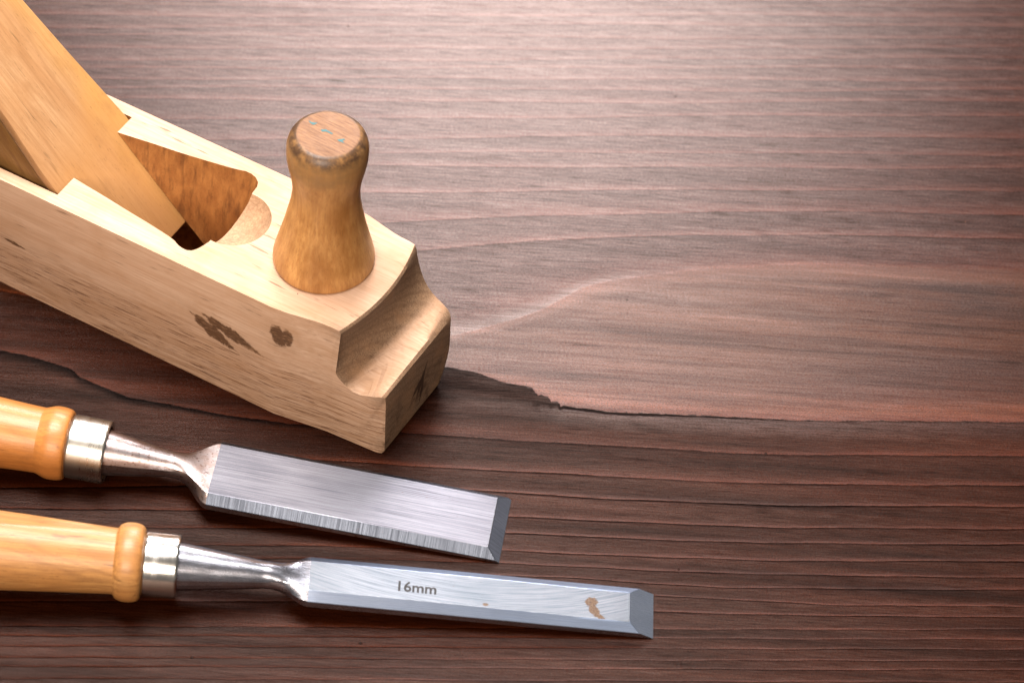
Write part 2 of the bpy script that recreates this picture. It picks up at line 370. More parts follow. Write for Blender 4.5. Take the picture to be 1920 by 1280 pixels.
        nb = g.blots(x[1], x[2], [(25.2, 12, 7.5, 1.3, 62), (22.6, 11.6, 4.2, 1.2, 40), (25.6, 8, 5, .9, 75)], bn, 1.0)
        nb = g.math('MULTIPLY', nb, g.map(x[0], -1.2, -.6)); edge_nb = nb
    if endgrain:          # sawn across: speckled and darker where dirt sits
        fr = g.math('MULTIPLY', g.map(x[0], -19, -14.5), 1)
        nm = g.n('ShaderNodeNewGeometry').outputs['Normal']
        nt = g.n('ShaderNodeVectorTransform', vector_type='NORMAL', convert_from='WORLD', convert_to='OBJECT')
        g.l(nm, nt.inputs[0]); nx = g.sep(nt.outputs[0])[0]
        e = g.math('MULTIPLY', g.map(nx, .35, .62), g.map(x[0], -25, -18))
        spk = g.noise(g.coord((2.2, 2.6, 1.4)), 1, 3, .7)
        ec = g.mix(g.map(spk, .36, .64), (.10, .058, .034), (.26, .165, .10))
        ry = g.math('ADD', x[1], 6); rz_ = g.math('ADD', x[2], 55)
        rad = g.math('SQRT', g.math('ADD', g.math('MULTIPLY', ry, ry), g.math('MULTIPLY', rz_, rz_)))
        rg = g.math('SINE', g.math('ADD', g.math('MULTIPLY', rad, 2.1), g.math('MULTIPLY', bn, 3.5)))
        ec = g.mix(g.map(rg, .2, 1., 0, .5), ec, (.11, .06, .034))
        c0 = g.mix(g.math('MULTIPLY', e, .88), c0, ec)
        dirt = g.noise(g.coord((.12, .2, .2), loc=(2, 5, 1)), 1, 4, .7)
        dm = g.math('MULTIPLY', g.map(x[0], -1.2, -.3), g.map(dirt, .50, .60))
        dm = g.math('MULTIPLY', dm, g.map(x[2], 20, 8))
        c0 = g.mix(g.math('MULTIPLY', dm, .7), c0, (.06, .032, .02))
        c0 = g.mix(g.math('MULTIPLY', edge_nb, .9), c0, (.035, .018, .011))
        # grime rubbed into the worn front corners
        wg = g.blots(x[0], x[2], [(-14, 46, 8, 3.2, 0), (-1.5, 24, 3.5, 3.0, 0), (-.5, 3, 3, 4, 0)], bn, 2.2, .6)
        wg = g.math('MULTIPLY', wg, g.map(x[1], 6, 4)); c0 = g.mix(g.math('MULTIPLY', wg, .45), c0, (.13, .085, .055))
        # handled patches on top, darker than the fresh wood
        hp = g.noise(g.coord((.045, .09, .09), loc=(8, 8, 8)), 1, 4, .65)
        c0 = g.mix(g.map(hp, .50, .72, 0, .5), c0, (.34, .185, .095))
    h = g.math('ADD', g.math('MULTIPLY', f1, .06), g.math('MULTIPLY', por, -.03))
    gr = g.noise(g.coord((2.5, 2.5, 2.5)), 1, 2, .6)
    h = g.math('ADD', h, g.math('MULTIPLY', gr, .03))
    return g.done(c0, g.map(f1, .3, .7, rough-.05, rough+.08), g.bump(h, 1., .8), coat=coat, coat_rough=.22, spec=spec)

def throat_material():
    g = G('orange_throat_wood')  # deeper orange-brown for the faces cut inside the throat
    n1 = g.noise(g.coord((.35, .35, .12)), 1, 5, .65); n2 = g.noise(g.coord((.5, .5, .05), loc=(4, 1, 0)), 1, 3, .6)
    sp = g.noise(g.coord((1.6, 1.6, 1.6)), 1, 3, .7)
    c = g.mix(g.map(n1, .3, .7), (.24, .09, .024), (.40, .175, .05))
    c = g.mix(g.map(n2, .5, .66, 0, .6), c, (.10, .036, .012))
    c = g.mix(g.map(sp, .56, .7, 0, .35), c, (.07, .028, .012))
    return g.done(c, .5, g.bump(g.math('ADD', n1, g.math('MULTIPLY', sp, .5)), .25, .7), spec=.4)

def scoop_material():
    g = G('rough_gouged_wood')
    n1 = g.noise(g.coord((1.3, 1.3, 1.3)), 1, 4, .7); n2 = g.noise(g.coord((.2, .2, .2)), 1, 3, .6)
    c = g.mix(g.map(n1, .35, .65), (.27, .155, .085), (.40, .25, .145))
    c = g.mix(g.map(n2, .45, .7, 0, .5), c, (.17, .095, .055))
    return g.done(c, .7, g.bump(n1, .16, .8), spec=.3)

def knob_material():
    g = G('hand_worn_knob_wood')
    f1 = g.noise(g.coord((1.1, 1.1, .05)), 1, 5, .65)
    bl = g.noise(g.coord((.10, .10, .045), loc=(1, 8, 3)), 1, 4, .6)
    por = g.noise(g.coord((4, 4, .2)), 1, 2, .5)
    x = g.sep(g.coord())
    c = g.mix(g.map(f1, .32, .7), (.46, .27, .105), (.32, .155, .05))
    c = g.mix(g.map(bl, .42, .66, 0, .8), c, (.20, .085, .022))
    c = g.mix(g.map(por, .58, .74, 0, .45), c, (.11, .05, .02))
    # greenish grime round the shoulder, worn dark ring on the rim, pale sawn top
    rad = g.math('SQRT', g.math('ADD', g.math('MULTIPLY', x[0], x[0]), g.math('MULTIPLY', x[1], x[1])))
    gn = g.noise(g.coord((.3, .3, .3), loc=(0, 4, 9)), 1, 5, .7)
    c = g.mix(1., c, (1.22, 1.10, .96), 'MULTIPLY')
    up = g.map(x[2], 38, 43)
    c = g.mix(g.math('MULTIPLY', up, g.map(gn, .3, .6, .35, .9)), c, (.27, .15, .06))
    rim = g.math('MULTIPLY', g.map(rad, 8.3, 8.8), g.map(x[2], 46.5, 49.5))
    rim = g.math('MULTIPLY', rim, g.map(gn, .34, .56, .45, .95))
    c = g.mix(g.math('MULTIPLY', rim, .95), c, (.035, .016, .009))
    top = g.math('MULTIPLY', g.map(x[2], 50.6, 51.3), g.map(rad, 9.3, 8.8))
    saw = g.noise(g.coord((.25, 3.5, 1), (0, 0, .5)), 1, 4, .7)
    tc = g.mix(g.map(saw, .33, .68), (.24, .12, .055), (.09, .038, .018))
    c = g.mix(top, c, tc)
    h = g.math('ADD', g.math('MULTIPLY', f1, .05), g.math('MULTIPLY', por, -.03))
    h = g.math('ADD', h, g.math('MULTIPLY', bl, .25))
    return g.done(c, g.math('ADD', g.map(gn, .3, .7, .36, .5), g.math('MULTIPLY', top, .25)), g.bump(h, 1., .8), coat=g.map(top, 0, 1, .12, 0), coat_rough=.3, spec=.4)

def steel(name, scratch=(.02, 4, 1), rot=(0, 0, 0), colr=(.62, .62, .64), dark=(.30, .30, .33), rough=.30, amt=.5, pit=.0, bumpd=.02, rust=0., curve=0., blot=None, nicks=0.):
    g = G(name)
    v = g.coord(scratch, rot)
    if curve:
        c = g.sep(g.coord(rot=rot))
        yy = g.math('ADD', c[1], g.math('MULTIPLY', g.math('MULTIPLY', c[0], c[0]), curve))
        v = g.comb(g.math('MULTIPLY', c[0], scratch[0]), g.math('MULTIPLY', yy, scratch[1]), 0)
    s1 = g.noise(v, 1, 6, .75)
    big = g.noise(g.coord((.05, .12, .12)), 1, 3, .5)
    c0 = g.mix(g.map(s1, .42, .70, 0, amt), colr, dark)
    c0 = g.mix(g.map(big, .35, .7, 0, .25), c0, dark)
    pt = g.noise(g.coord((1.2, 1.2, 1.2)), 1, 5, .7)
    if pit:
        c0 = g.mix(g.map(pt, .66-.12*pit, .74-.12*pit, 0, .9), c0, (.10, .055, .045))
    if rust:
        rn = g.noise(g.coord((.25, .4, .4), loc=(3, 3, 3)), 1, 4, .7)
        c0 = g.mix(g.map(rn, .45, .62, 0, rust), c0, (.24, .11, .06))
    metal = 1.
    if nicks:
        ns = g.noise(g.coord((.8, .8, .8), loc=(7, 7, 7)), 1, 5, .75)
        c0 = g.mix(g.map(ns, .66, .72, 0, nicks), c0, (.06, .05, .05))
    if blot:
        bn = g.noise(g.coord((.9, .9, .9), loc=(2, 2, 2)), 1, 4, .65); q = g.sep(g.coord())
        bl = g.blots(q[0], q[1], blot, bn, 1.2); inn = g.noise(g.coord((2, 2, 2)), 1, 3, .7)
        bl = g.math('MULTIPLY', bl, g.map(inn, .3, .45, .35, 1)); metal = g.map(bl, 0, 1, 1, .1)
        c0 = g.mix(bl, c0, g.mix(g.map(inn, .4, .65), (.095, .042, .008), (.03, .013, .006)))
    h = g.math('ADD', s1, g.math('MULTIPLY', pt, .6*pit))
    r = g.map(s1, .3, .7, rough-.07, rough+.1)
    return g.done(c0, r, g.bump(h, bumpd, .8), metal=metal)

def plain(name, c, rough=.5, metal=0.):
    g = G(name); n = g.noise(g.coord((1, 1, 1)), 1, 3, .6)
    return g.done(g.mix(g.map(n, .3, .7, 0, .5), c, tuple(.55*q for q in c)), rough, None, metal)

M = {}
M['board'] = board_material()
M['body'] = beech('pale_planed_beech', (.53, .365, .262), (.44, .28, .185), (.32, .18, .10), 'x', .65, .55, figure=.16, spec=.2, endgrain=True, zstreak=True)
M['throat'] = throat_material(); M['scoop'] = scoop_material(); M['knob'] = knob_material()
M['stain'] = beech('dark_glue_stain', (.12, .058, .024), (.085, .04, .018), (.045, .022, .012), 'x', .5, .4, seed=3)
M['blue'] = plain('turquoise_paint', (.008, .09, .10), .6)
M['pitch'] = plain('dark_pore', (.12, .06, .035), .6)
M['wedge'] = beech('amber_wedge_beech', (.39, .235, .12), (.32, .165, .07), (.24, .115, .045), 'x', .8, .42, coat=.06, blot=.7, seed=11, figure=.34, wedge=True, specks=.5)
M['block'] = beech('brown_varnished_block', (.22, .115, .035), (.16, .075, .022), (.10, .042, .014), 'x', .5, .4, seed=21, figure=.4)
M['grip1'] = beech('amber_varnished_grip', (.45, .19, .048), (.36, .13, .028), (.22, .08, .018), 'x', .6, .42, coat=.12, blot=.7, seed=31, figure=.3, specks=.45)
M['grip2'] = beech('honey_varnished_grip', (.44, .225, .075), (.36, .155, .042), (.20, .085, .026), 'x', .7, .43, coat=.1, blot=.7, seed=41, figure=.35, specks=.5)
M['ferrule1'] = steel('dull_nickel_ferrule', (.3, .05, .05), colr=(.50, .475, .43), dark=(.34, .32, .28), rough=.28, pit=.15)
M['ferrule2'] = steel('polished_steel_ferrule', (.5, .05, .05), colr=(.70, .68, .64), dark=(.5, .48, .45), rough=.20, pit=.1)
M['socket1'] = steel('rusty_steel_neck', (.1, .1, .1), colr=(.42, .38, .39), dark=(.26, .21, .20), rough=.30, pit=.8, bumpd=.06, rust=.35)
M['socket2'] = steel('blued_steel_neck', (.05, 1, 1), colr=(.46, .48, .55), dark=(.30, .31, .37), rough=.24, pit=.25, rust=.12)
M['face1'] = steel('ground_face_lengthwise', (.025, 2.8, 1), colr=(.20, .20, .23), dark=(.045, .045, .06), rough=.38, amt=1., pit=.05, bumpd=.035, nicks=.6)
M['face2'] = steel('ground_face_arced', (.05, 2.6, 1), rot=(0, 0, -.5), colr=(.18, .19, .215), dark=(.045, .065, .085), rough=.42, amt=1., pit=.05, bumpd=.035, curve=-.006, nicks=.5, blot=[(-18.6, .4, 1.9, 1.5, 20), (-17.6, -2.6, 4.2, 1.5, -60), (-16.0, -4.4, 3.0, .8, -40), (-48.9, -4.3, .8, .5, 0)])
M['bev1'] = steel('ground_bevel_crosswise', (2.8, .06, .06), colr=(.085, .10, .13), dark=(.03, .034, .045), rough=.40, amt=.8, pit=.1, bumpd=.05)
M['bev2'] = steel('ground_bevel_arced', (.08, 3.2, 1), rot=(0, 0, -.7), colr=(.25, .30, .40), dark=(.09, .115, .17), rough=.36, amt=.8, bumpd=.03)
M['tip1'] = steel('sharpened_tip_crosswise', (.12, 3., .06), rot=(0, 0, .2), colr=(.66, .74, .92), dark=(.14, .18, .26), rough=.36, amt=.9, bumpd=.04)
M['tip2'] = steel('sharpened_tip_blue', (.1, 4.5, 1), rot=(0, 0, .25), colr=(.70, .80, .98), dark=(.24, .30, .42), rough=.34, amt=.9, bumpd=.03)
M['ink'] = plain('etched_grey_mark', (.014, .012, .014), .75)
M['rust'] = plain('ochre_rust', (.22, .095, .015), .5)
# ------------------------------------------------------------------ table top
def table():
    xs = np.unique(np.concatenate([np.arange(-420, -230, 10.), np.arange(-230, 230, 1.), np.arange(230, 430, 10.)]))
    ys = np.unique(np.concatenate([np.arange(-330, -150, 6.), np.arange(-150, 200, .8), np.arange(200, 520, 6.)]))
    cy = []
    for c in CURVES:
        px = [p[0] for p in c]; py = [p[1] for p in c]
        # beyond the drawn ends every ring line runs on straight along the grain
        y = np.interp(xs, px, py)
        y = y + np.where(xs < px[0], (xs-px[0])*.062, 0) + np.where(xs > px[-1], (xs-px[-1])*.07, 0)
        # hand-drawn kinks are eased a little
        cy.append(y)
    cy = np.array(cy)
    ker = np.exp(-.5*(np.arange(-5, 6)/2.2)**2); ker /= ker.sum()
    rs0 = np.random.RandomState(5)
    for i in range(len(cy)):
        if i in (22, 23): k = np.exp(-.5*(np.arange(-5, 6)/.7)**2); k /= k.sum()
        else: k = ker
        cy[i] = np.convolve(np.pad(cy[i], 5, 'edge'), k, 'valid')
        if i == 22:
            cy[i] += np.where((xs > 6) & (xs < 16.5), rs0.uniform(-1.2, .9, len(xs)), 0)+np.where((xs > -40) & (xs < 70), rs0.uniform(-.08, .08, len(xs)), 0)
        if i < 20:      # the tight far rings wander a little
            cy[i] += .5*np.sin(xs*.021+i*1.3)+.35*np.sin(xs*.057+i*2.1)
        else:
            cy[i] += .12*np.sin(xs*.09+i*2.1)+.08*np.sin(xs*.21+i*.7)
    for i in range(1, len(cy)): cy[i] = np.minimum(cy[i], cy[i-1]-.4)
    nx, ny = len(xs), len(ys)
    R = np.zeros((ny, nx))
    lev = np.arange(len(cy))*1.
    for j in range(nx):
        yy = cy[:, j][::-1]; ll = lev[::-1]
        r = np.interp(ys, yy, ll)
        r = np.where(ys > yy[-1], ll[-1]-(ys-yy[-1])/4.6, r)
        r = np.where(ys < yy[0], ll[0]+(yy[0]-ys)/4.2, r)
        R[:, j] = r
    X, Y = np.meshgrid(xs, ys)
    co = np.stack([X.ravel(), Y.ravel(), np.zeros(nx*ny)], 1)*S
    idx = np.arange(nx*ny).reshape(ny, nx)
    f = np.stack([idx[:-1, :-1], idx[:-1, 1:], idx[1:, 1:], idx[1:, :-1]], -1).reshape(-1, 4)
    # the rim and the underside: a real board 28 mm thick
    ring = np.concatenate([idx[0, :], idx[1:, -1], idx[-1, -2::-1], idx[-2:0:-1, 0]])
    low = co[ring].copy(); low[:, 2] = -28*S
    base = len(co); co = np.concatenate([co, low])
    n = len(ring); k = np.arange(n); k2 = (k+1) % n
    sides = np.stack([ring[k2], ring[k], base+k, base+k2], -1)
    faces = f.tolist()+sides.tolist()+[list(range(base+n-1, base-1, -1))]
    me = bpy.data.meshes.new('tabletop'); me.from_pydata(co.tolist(), [], faces); me.update()
    at = me.attributes.new('ring', 'FLOAT', 'POINT')
    at.data.foreach_set('value', np.concatenate([R.ravel(), R.ravel()[ring]]).astype(np.float32))
    o = link('tabletop', me, M['board'], None, 0, scale=False)
    tag(o, kind='structure')
table()

# ------------------------------------------------------------------ hand plane
H = 47.155; W = 47.17
plane = empty('hand_plane', (-37.931, -52.100, 0), (0, 0, -0.47619))
tag(plane, 'pale wooden hand plane with upright turned knob, largest tool on the dark board', 'hand plane')

def vn(u): return 2.6*sm(-37, -18, u)+.055*max(0, u+18)+1.5*(1-math.sqrt(1-min(1, max(0, (u+2.4)/2.5))**2))        # the block narrows to its nose
def worn(u, z):                          # the far lower corner of the nose is rubbed round
    return 6.5*sm(-26, -4, u)*(1-min(1, z/15.))**2.2
def body_bm():
    rear = [(-250, H-6), (-248, H-2), (-244, H)] + [(u, H) for u in np.linspace(-236, -22, 46)]
    near = [(-19.5, 0), (-17, 0), (-15.2, -.25), (-14.6, -1.2), (-16.4, -5), (-17.3, -9), (-17.6, -13), (-17.1, -17), (-15.5, -20.6), (-13, -23), (-10.6, -24.3), (-8, -24.3), (-5, -23.3), (-2.6, -22.3), (-1.0, -21.8), (-.15, -22.4), (0, -24.5)]
    far = [(-19.5, 0), (-16.5, 0), (-14.6, -.25), (-14.0, -1.2), (-13.5, -4), (-12.9, -7), (-12., -10), (-10.8, -13), (-9.3, -15.3), (-7.6, -17), (-5.9, -18.1), (-4.4, -18.9), (-3.2, -19.6), (-2., -20.4), (-1.0, -21.3), (-.15, -22.6), (0, -24.8)]
    nv = 25
    bm = bmesh.new(); rows = []
    for j in range(nv):
        t = j/(nv-1); e = t
        front = []
        for (a, b), (c, d) in zip(near, far):
            u = a+(c-a)*e; z = b+(d-b)*e
            k = 1-sm(4, 20, -z)
            u += 3.2*(1-(2*t-1)**2)*k
            front.append((u, H+z))
        chain = rear+front+[(0, H-29), (0, 15), (0, 12), (0, 9), (0, 6.5), (0, 4.2), (0, 2.4), (0, .8), (-.6, 0)]
        front_u = [c[0] for c in chain]
        row = []
        for (u, z) in chain:
            a = vn(u); b = W-vn(u)*1.12-worn(u, z)
            row.append(bm.verts.new((u, a+(b-a)*t, z)))
        brow = []
        m = len(chain); us = np.linspace(0, 1, m)
        last = -1e9; i0 = next(i for i, c in enumerate(chain) if i > 46 and c[1] <= H-12.9)
        for i, (u, z) in enumerate(chain[:-1]):
            u2 = max(last, min(u, -.6)) if i else u
            last = u2
            uu = min(u, -18.4) if i <= i0 else -18.4+(i-i0)*(17.6/(m-1-i0))
            if 45 < i <= i0: uu = -18.8+.4*(i-45)/(i0-45)
            a = vn(uu); b = W-vn(uu)*1.12-worn(uu, 0)
            brow.append(bm.verts.new((uu, a+(b-a)*t, 0)))
        brow.append(row[-1])
        rows.append((row, brow))
    m = len(rows[0][0])
    for j in range(nv-1):
        (r0, b0), (r1, b1) = rows[j], rows[j+1]
        for i in range(m-1):
            bm.faces.new((r0[i], r0[i+1], r1[i+1], r1[i]))
            bm.faces.new((b0[i+1], b0[i], b1[i], b1[i+1]))
        bm.faces.new((r0[0], r1[0], b1[0], b0[0]))
    for r, b in (rows[0], rows[-1]):
        for i in range(m-1):
            if i == m-2: bm.faces.new((r[i], r[i+1], b[i]))
            else: bm.faces.new((r[i], r[i+1], b[i+1], b[i]))
    bmesh.ops.remove_doubles(bm, verts=bm.verts, dist=1e-4)
    bmesh.ops.recalc_face_normals(bm, faces=bm.faces)
    return bm

open_near = [(-115, 12.3), (-108, 11.5), (-102.1, 10.8), (-96, 10.0), (-91.2, 9.4), (-85.9, 8.8), (-81, 8.1), (-77.6, 7.6), (-75.3, 7.0), (-73.1, 6.0), (-71.7, 5.7), (-70.0, 5.7), (-68.6, 6.4), (-67.6, 8.0), (-66.9, 10.0), (-66.4, 12.0)]
open_far = [(-66.2, 34.0), (-66.6, 36.4), (-66.8, 39.0), (-67.6, 40.6), (-69.2, 41.9), (-71.2, 42.5), (-73.3, 42.5), (-75.2, 41.9), (-78.5, 41.1), (-83.0, 40.3), (-90.4, 39.0), (-97.0, 38.0), (-103.2, 37.2), (-109, 36.3), (-115, 35.4)]
mid = [(-66.2, v) for v in (16, 20, 24, 28, 31.5)]
outline = open_near+mid+open_far
def throat_cut():
    bm = bmesh.new()
    def low(u, v):
        k = min(1, max(0, (v-6)/(42-6)))
        return (-76+1.2*sm(-100, -66, u), 12.3+(35.4-12.3)*sm(.05, .95, k), 7.)
    lv = [[(u, v, H+6) for u, v in outline], [(u, v, H) for u, v in outline]]
    for q in (.2, .45, .7):
        lv.append([tuple(np.array((u, v, H))*(1-q)+np.array(low(u, v))*q) for u, v in outline])
    lv.append([low(u, v) for u, v in outline])
    rings = [[bm.verts.new(p) for p in l] for l in lv]
    n = len(outline)
    for a, b in zip(rings[:-1], rings[1:]):
        for i in range(n):
            q = (a[i], a[(i+1) % n], b[(i+1) % n], b[i])
            try: bm.faces.new(q)
            except Exception: pass
    bm.faces.new(rings[0][::-1]); bm.faces.new(rings[-1])
    bmesh.ops.triangulate(bm, faces=bm.faces)
    for f in bm.faces: f.material_index = 1
    return cutter(bm)
def slot_cut():
    prof = [(-125, H+10), (-115, H), (-95, H-20), (-72.8, 5), (-80, 5), (-205, H+.0), (-205, H+10)]
    bm = bmesh.new()
    prism(bm, [(u, 3.9, z) for u, z in prof], [(u, 43.1, z) for u, z in prof])
    for f in bm.faces: f.material_index = 1
    return cutter(bm)
def mouth_cut():
    bm = bmesh.new(); r = [(-78, 10), (-73, 10), (-73, 37), (-78, 37)]
    prism(bm, [(u, v, 10.3) for u, v in r], [(u+1, v, -3) for u, v in r])
    for f in bm.faces: f.material_index = 1
    return cutter(bm)
def scoop_cut():
    # a shallow gouged bowl in front of the opening
    bm = bmesh.new(); cx, cy, rr = -65.6, 24.2, 11.3
    depth = 7.5; Rb = (rr*rr+depth*depth)/(2*depth)
    bmesh.ops.create_uvsphere(bm, u_segments=72, v_segments=48, radius=Rb)
    bmesh.ops.translate(bm, vec=(cx, cy, H+Rb-depth), verts=bm.verts)
    for v in bm.verts: v.co.z = min(v.co.z, H+8) if v.co.z > H+8 else v.co.z
    bmesh.ops.remove_doubles(bm, verts=bm.verts, dist=1e-4)
    for f in bm.faces: f.material_index = 2
    return cutter(bm)

cuts = [throat_cut(), slot_cut(), mouth_cut(), scoop_cut()]
bm0 = body_bm()
mods = [('BEVEL', dict(width=1.15, segments=3, limit_method='ANGLE', angle_limit=math.radians(50)))]
for c in cuts: mods.append(('BOOLEAN', dict(operation='DIFFERENCE', object=c, solver='EXACT')))
bmats = [M['body'], M['throat'], M['scoop']]
me_body = modded(bm0, bmats, mods)
for c in cuts: bpy.data.objects.remove(c)

def plate(bm, pts, f, mat, nrm, th=.06, sub=None):
    """a stain: a film following the outline pts; f maps (a, b) to a point"""
    n = Vector(nrm)*th
    a = [bm.verts.new(Vector(f(*p))+n) for p in pts]; b = [bm.verts.new(Vector(f(*p))-n) for p in pts]
    k = len(pts); fs = []
    for i in range(k): fs.append(bm.faces.new((a[i], a[(i+1) % k], b[(i+1) % k], b[i])))
    fs.append(bm.faces.new(a[::-1])); fs.append(bm.faces.new(b))
    for x in fs: x.material_index = mat
def rough_poly(pts, amp=.25, n=4):
    out = []
    for i, p in enumerate(pts):
        q = pts[(i+1) % len(pts)]
        for k in range(n):
            t = k/n; out.append((p[0]+(q[0]-p[0])*t+random.uniform(-amp, amp), p[1]+(q[1]-p[1])*t+random.uniform(-amp, amp)))
    return out
bm = bmesh.new(); bm.from_mesh(me_body)
side = lambda u, z: (u, vn(u), z)
for cu, cv, l, w in ((-50.5, 33.9, 4.2, .5), (-48, 36.6, 3., .35), (-33, 8.5, .5, .4), (-139, 2.5, 3.4, .3)):
    plate(bm, rough_poly([(cu-l/2, cv+.1), (cu, cv+w/2), (cu+l/2, cv-.2), (cu, cv-w/2)], .08, 3), lambda u, v: (u, v, H), 4, (0, 0, 1))
me_body2 = bpy.data.meshes.new('body'); bm.to_mesh(me_body2); bm.free()
for m in bmats+[M['stain'], M['pitch']]: me_body2.materials.append(m)
link('body', me_body2, bmats, plane, 30)

# the long wooden wedge leaning back out of the throat, with its thick backing block
s2 = math.sqrt(.5)
lean = Matrix(((-s2, 0, s2, -115*S), (0, -1, 0, 0), (s2, 0, s2, H*S), (0, 0, 0, 1)))
def slab(name, mat, stations, parent, bev=.5):
    """stations: (along, v_near, v_far, depth_front, depth_back); x = up the slope, z = out of its face"""
    bm = bmesh.new(); rings = []
    for x, a, b, zf, zb in stations:
        n = 13; r = []
        for i in range(n):
            t = i/(n-1); v = a+(b-a)*t
            crown = -.55*(abs(2*t-1)**6)
            r.append(bm.verts.new((x, -v, zf+crown)))
        for i in range(n):
            t = 1-i/(n-1); v = a+(b-a)*t
            r.append(bm.verts.new((x, -v, zb)))
        rings.append(r)
    for a, b in zip(rings[:-1], rings[1:]):
        k = len(a)
        for i in range(k): bm.faces.new((a[i], a[(i+1) % k], b[(i+1) % k], b[i]))
    bm.faces.new(rings[0][::-1]); bm.faces.new(rings[-1])
    bmesh.ops.recalc_face_normals(bm, faces=bm.faces)
    me = modded(bm, [mat], [('BEVEL', dict(width=bev, segments=2, limit_method='ANGLE', angle_limit=math.radians(45)))])
    o = link(name, me, [mat], parent, 35); o.matrix_local = lean
    return o
r2 = math.sqrt(2)
slab('wedge', M['wedge'], [(-24.8*r2, 5.2, 42.0, -.15, -2), (-12*r2, 5.0, 42.2, -.15, -3.4), (-1.2, 4.8, 42.4, -.15, -3.6), (1.0, 4.6, 42.4, -.1, -3.6), (8, 4.9, 41.8, 0, -3.6), (27, 7.0, 40.2, .2, -3.6), (50, 8.6, 38.8, .2, -3.6), (74, 10.5, 36.8, -.4, -4), (84, 11.8, 35.2, -2.2, -6.2), (88, 13.4, 33.6, -4.5, -7.5)], plane, 1.1)
slab('backing_block', M['block'], [(-22*r2, 5.6, 41.5, -2.3, -4), (-12*r2, 5.6, 41.5, -3.7, -14), (0, 5.3, 41.6, -3.9, -27), (8, 5.5, 41.2, -3.9, -30), (27, 7.4, 39.6, -3.9, -34), (60, 9.6, 37.6, -3.9, -36), (76, 11.2, 36.0, -4.4, -33)], plane, .6)

# turned front knob
def lathe(bm, prof, seg=72, axis='z', org=(0, 0, 0), mat=0, wob=0.):
    rings = []
    for k, (r, h) in enumerate(prof):
        ring = []
        if r < 1e-6:
            p = {'z': (0, 0, h), 'x': (h, 0, 0)}[axis]
            rings.append([bm.verts.new(Vector(p)+Vector(org))]); continue
        for i in range(seg):
            a = 2*math.pi*i/seg; rr = r*(1+wob*math.sin(2*a+h*.1)+wob*.5*math.sin(3*a+1-h*.05))
            p = {'z': (rr*math.cos(a), rr*math.sin(a), h), 'x': (h, rr*math.cos(a), rr*math.sin(a))}[axis]
            ring.append(bm.verts.new(Vector(p)+Vector(org)))
        rings.append(ring)
    for a, b in zip(rings[:-1], rings[1:]):
        if len(a) == 1 and len(b) == 1: continue
        for i in range(seg):
            j = (i+1) % seg
            if len(a) == 1: f = bm.faces.new((a[0], b[j], b[i]))
            elif len(b) == 1: f = bm.faces.new((a[i], a[j], b[0]))
            else: f = bm.faces.new((a[i], a[j], b[j], b[i]))
            f.material_index = mat
def smooth_prof(p, n=6):
    out = []
    P = [p[0]]+list(p)+[p[-1]]
    for i in range(1, len(P)-2):
        p0, p1, p2, p3 = map(np.array, P[i-1:i+3])
        for k in range(n):
            t = k/n
            out.append(tuple(.5*((2*p1)+(-p0+p2)*t+(2*p0-5*p1+4*p2-p3)*t*t+(-p0+3*p1-3*p2+p3)*t**3)))
    out.append(tuple(p[-1])); return [(max(0, float(a)), float(b)) for a, b in out]
bm = bmesh.new()
kp = smooth_prof([(14.6, .0), (14.95, .9), (14.9, 2.5), (14.5, 4.6), (13.4, 9), (12.2, 14), (11.2, 19), (10.3, 24), (9.9, 28.5), (10.05, 32), (10.55, 35.5), (11.25, 39), (11.75, 42), (11.9, 44.6), (11.8, 47), (11.2, 49.2), (10.2, 50.7), (9.2, 51.35), (8.6, 51.5)])
lathe(bm, [(0, -.2), (14.2, -.2)]+kp+[(4, 51.55), (0, 51.55)], wob=.006)
c_, s_ = math.cos(.47619), math.sin(.47619)
def top_mark(dx, dy, k):
    pts = {0: [(-1.2, .9), (-.5, .2), (1.2, .1), (.4, -.7), (-.2, -.6), (-.9, .1)],
           1: [(-1.5, .5), (-.2, .7), (1.8, -.6), (1.5, -.9), (0, -.1), (-1.2, -.2)],
           2: [(-1.1, .2), (.7, .8), (1.0, .4), (.3, .0), (.9, -.9), (.1, -.5), (-.6, -.3)]}[k]
    f = lambda a, b: ((dx+a)*c_-(dy+b)*s_, (dx+a)*s_+(dy+b)*c_, 51.56)
    plate(bm, [(a*1.1, b*1.1) for a, b in pts], f, 1, (0, 0, 1), .04)
for k, (dx, dy) in enumerate(((-4.7, 3.9), (-.6, .9), (3.9, -2.3))): top_mark(dx, dy, k)
me = bpy.data.meshes.new('knob'); bm.to_mesh(me); bm.free()
for m in (M['knob'], M['blue']): me.materials.append(m)
kn = link('knob', me, [M['knob']], plane, 40)
kn.location = (-34.3*S, 24.7*S, H*S)
tl = Euler((0, math.radians(1.2), 0)).to_matrix(); rz = Matrix.Rotation(.47619, 3, 'Z')
kn.rotation_euler = (rz @ tl @ rz.inverted()).to_euler()

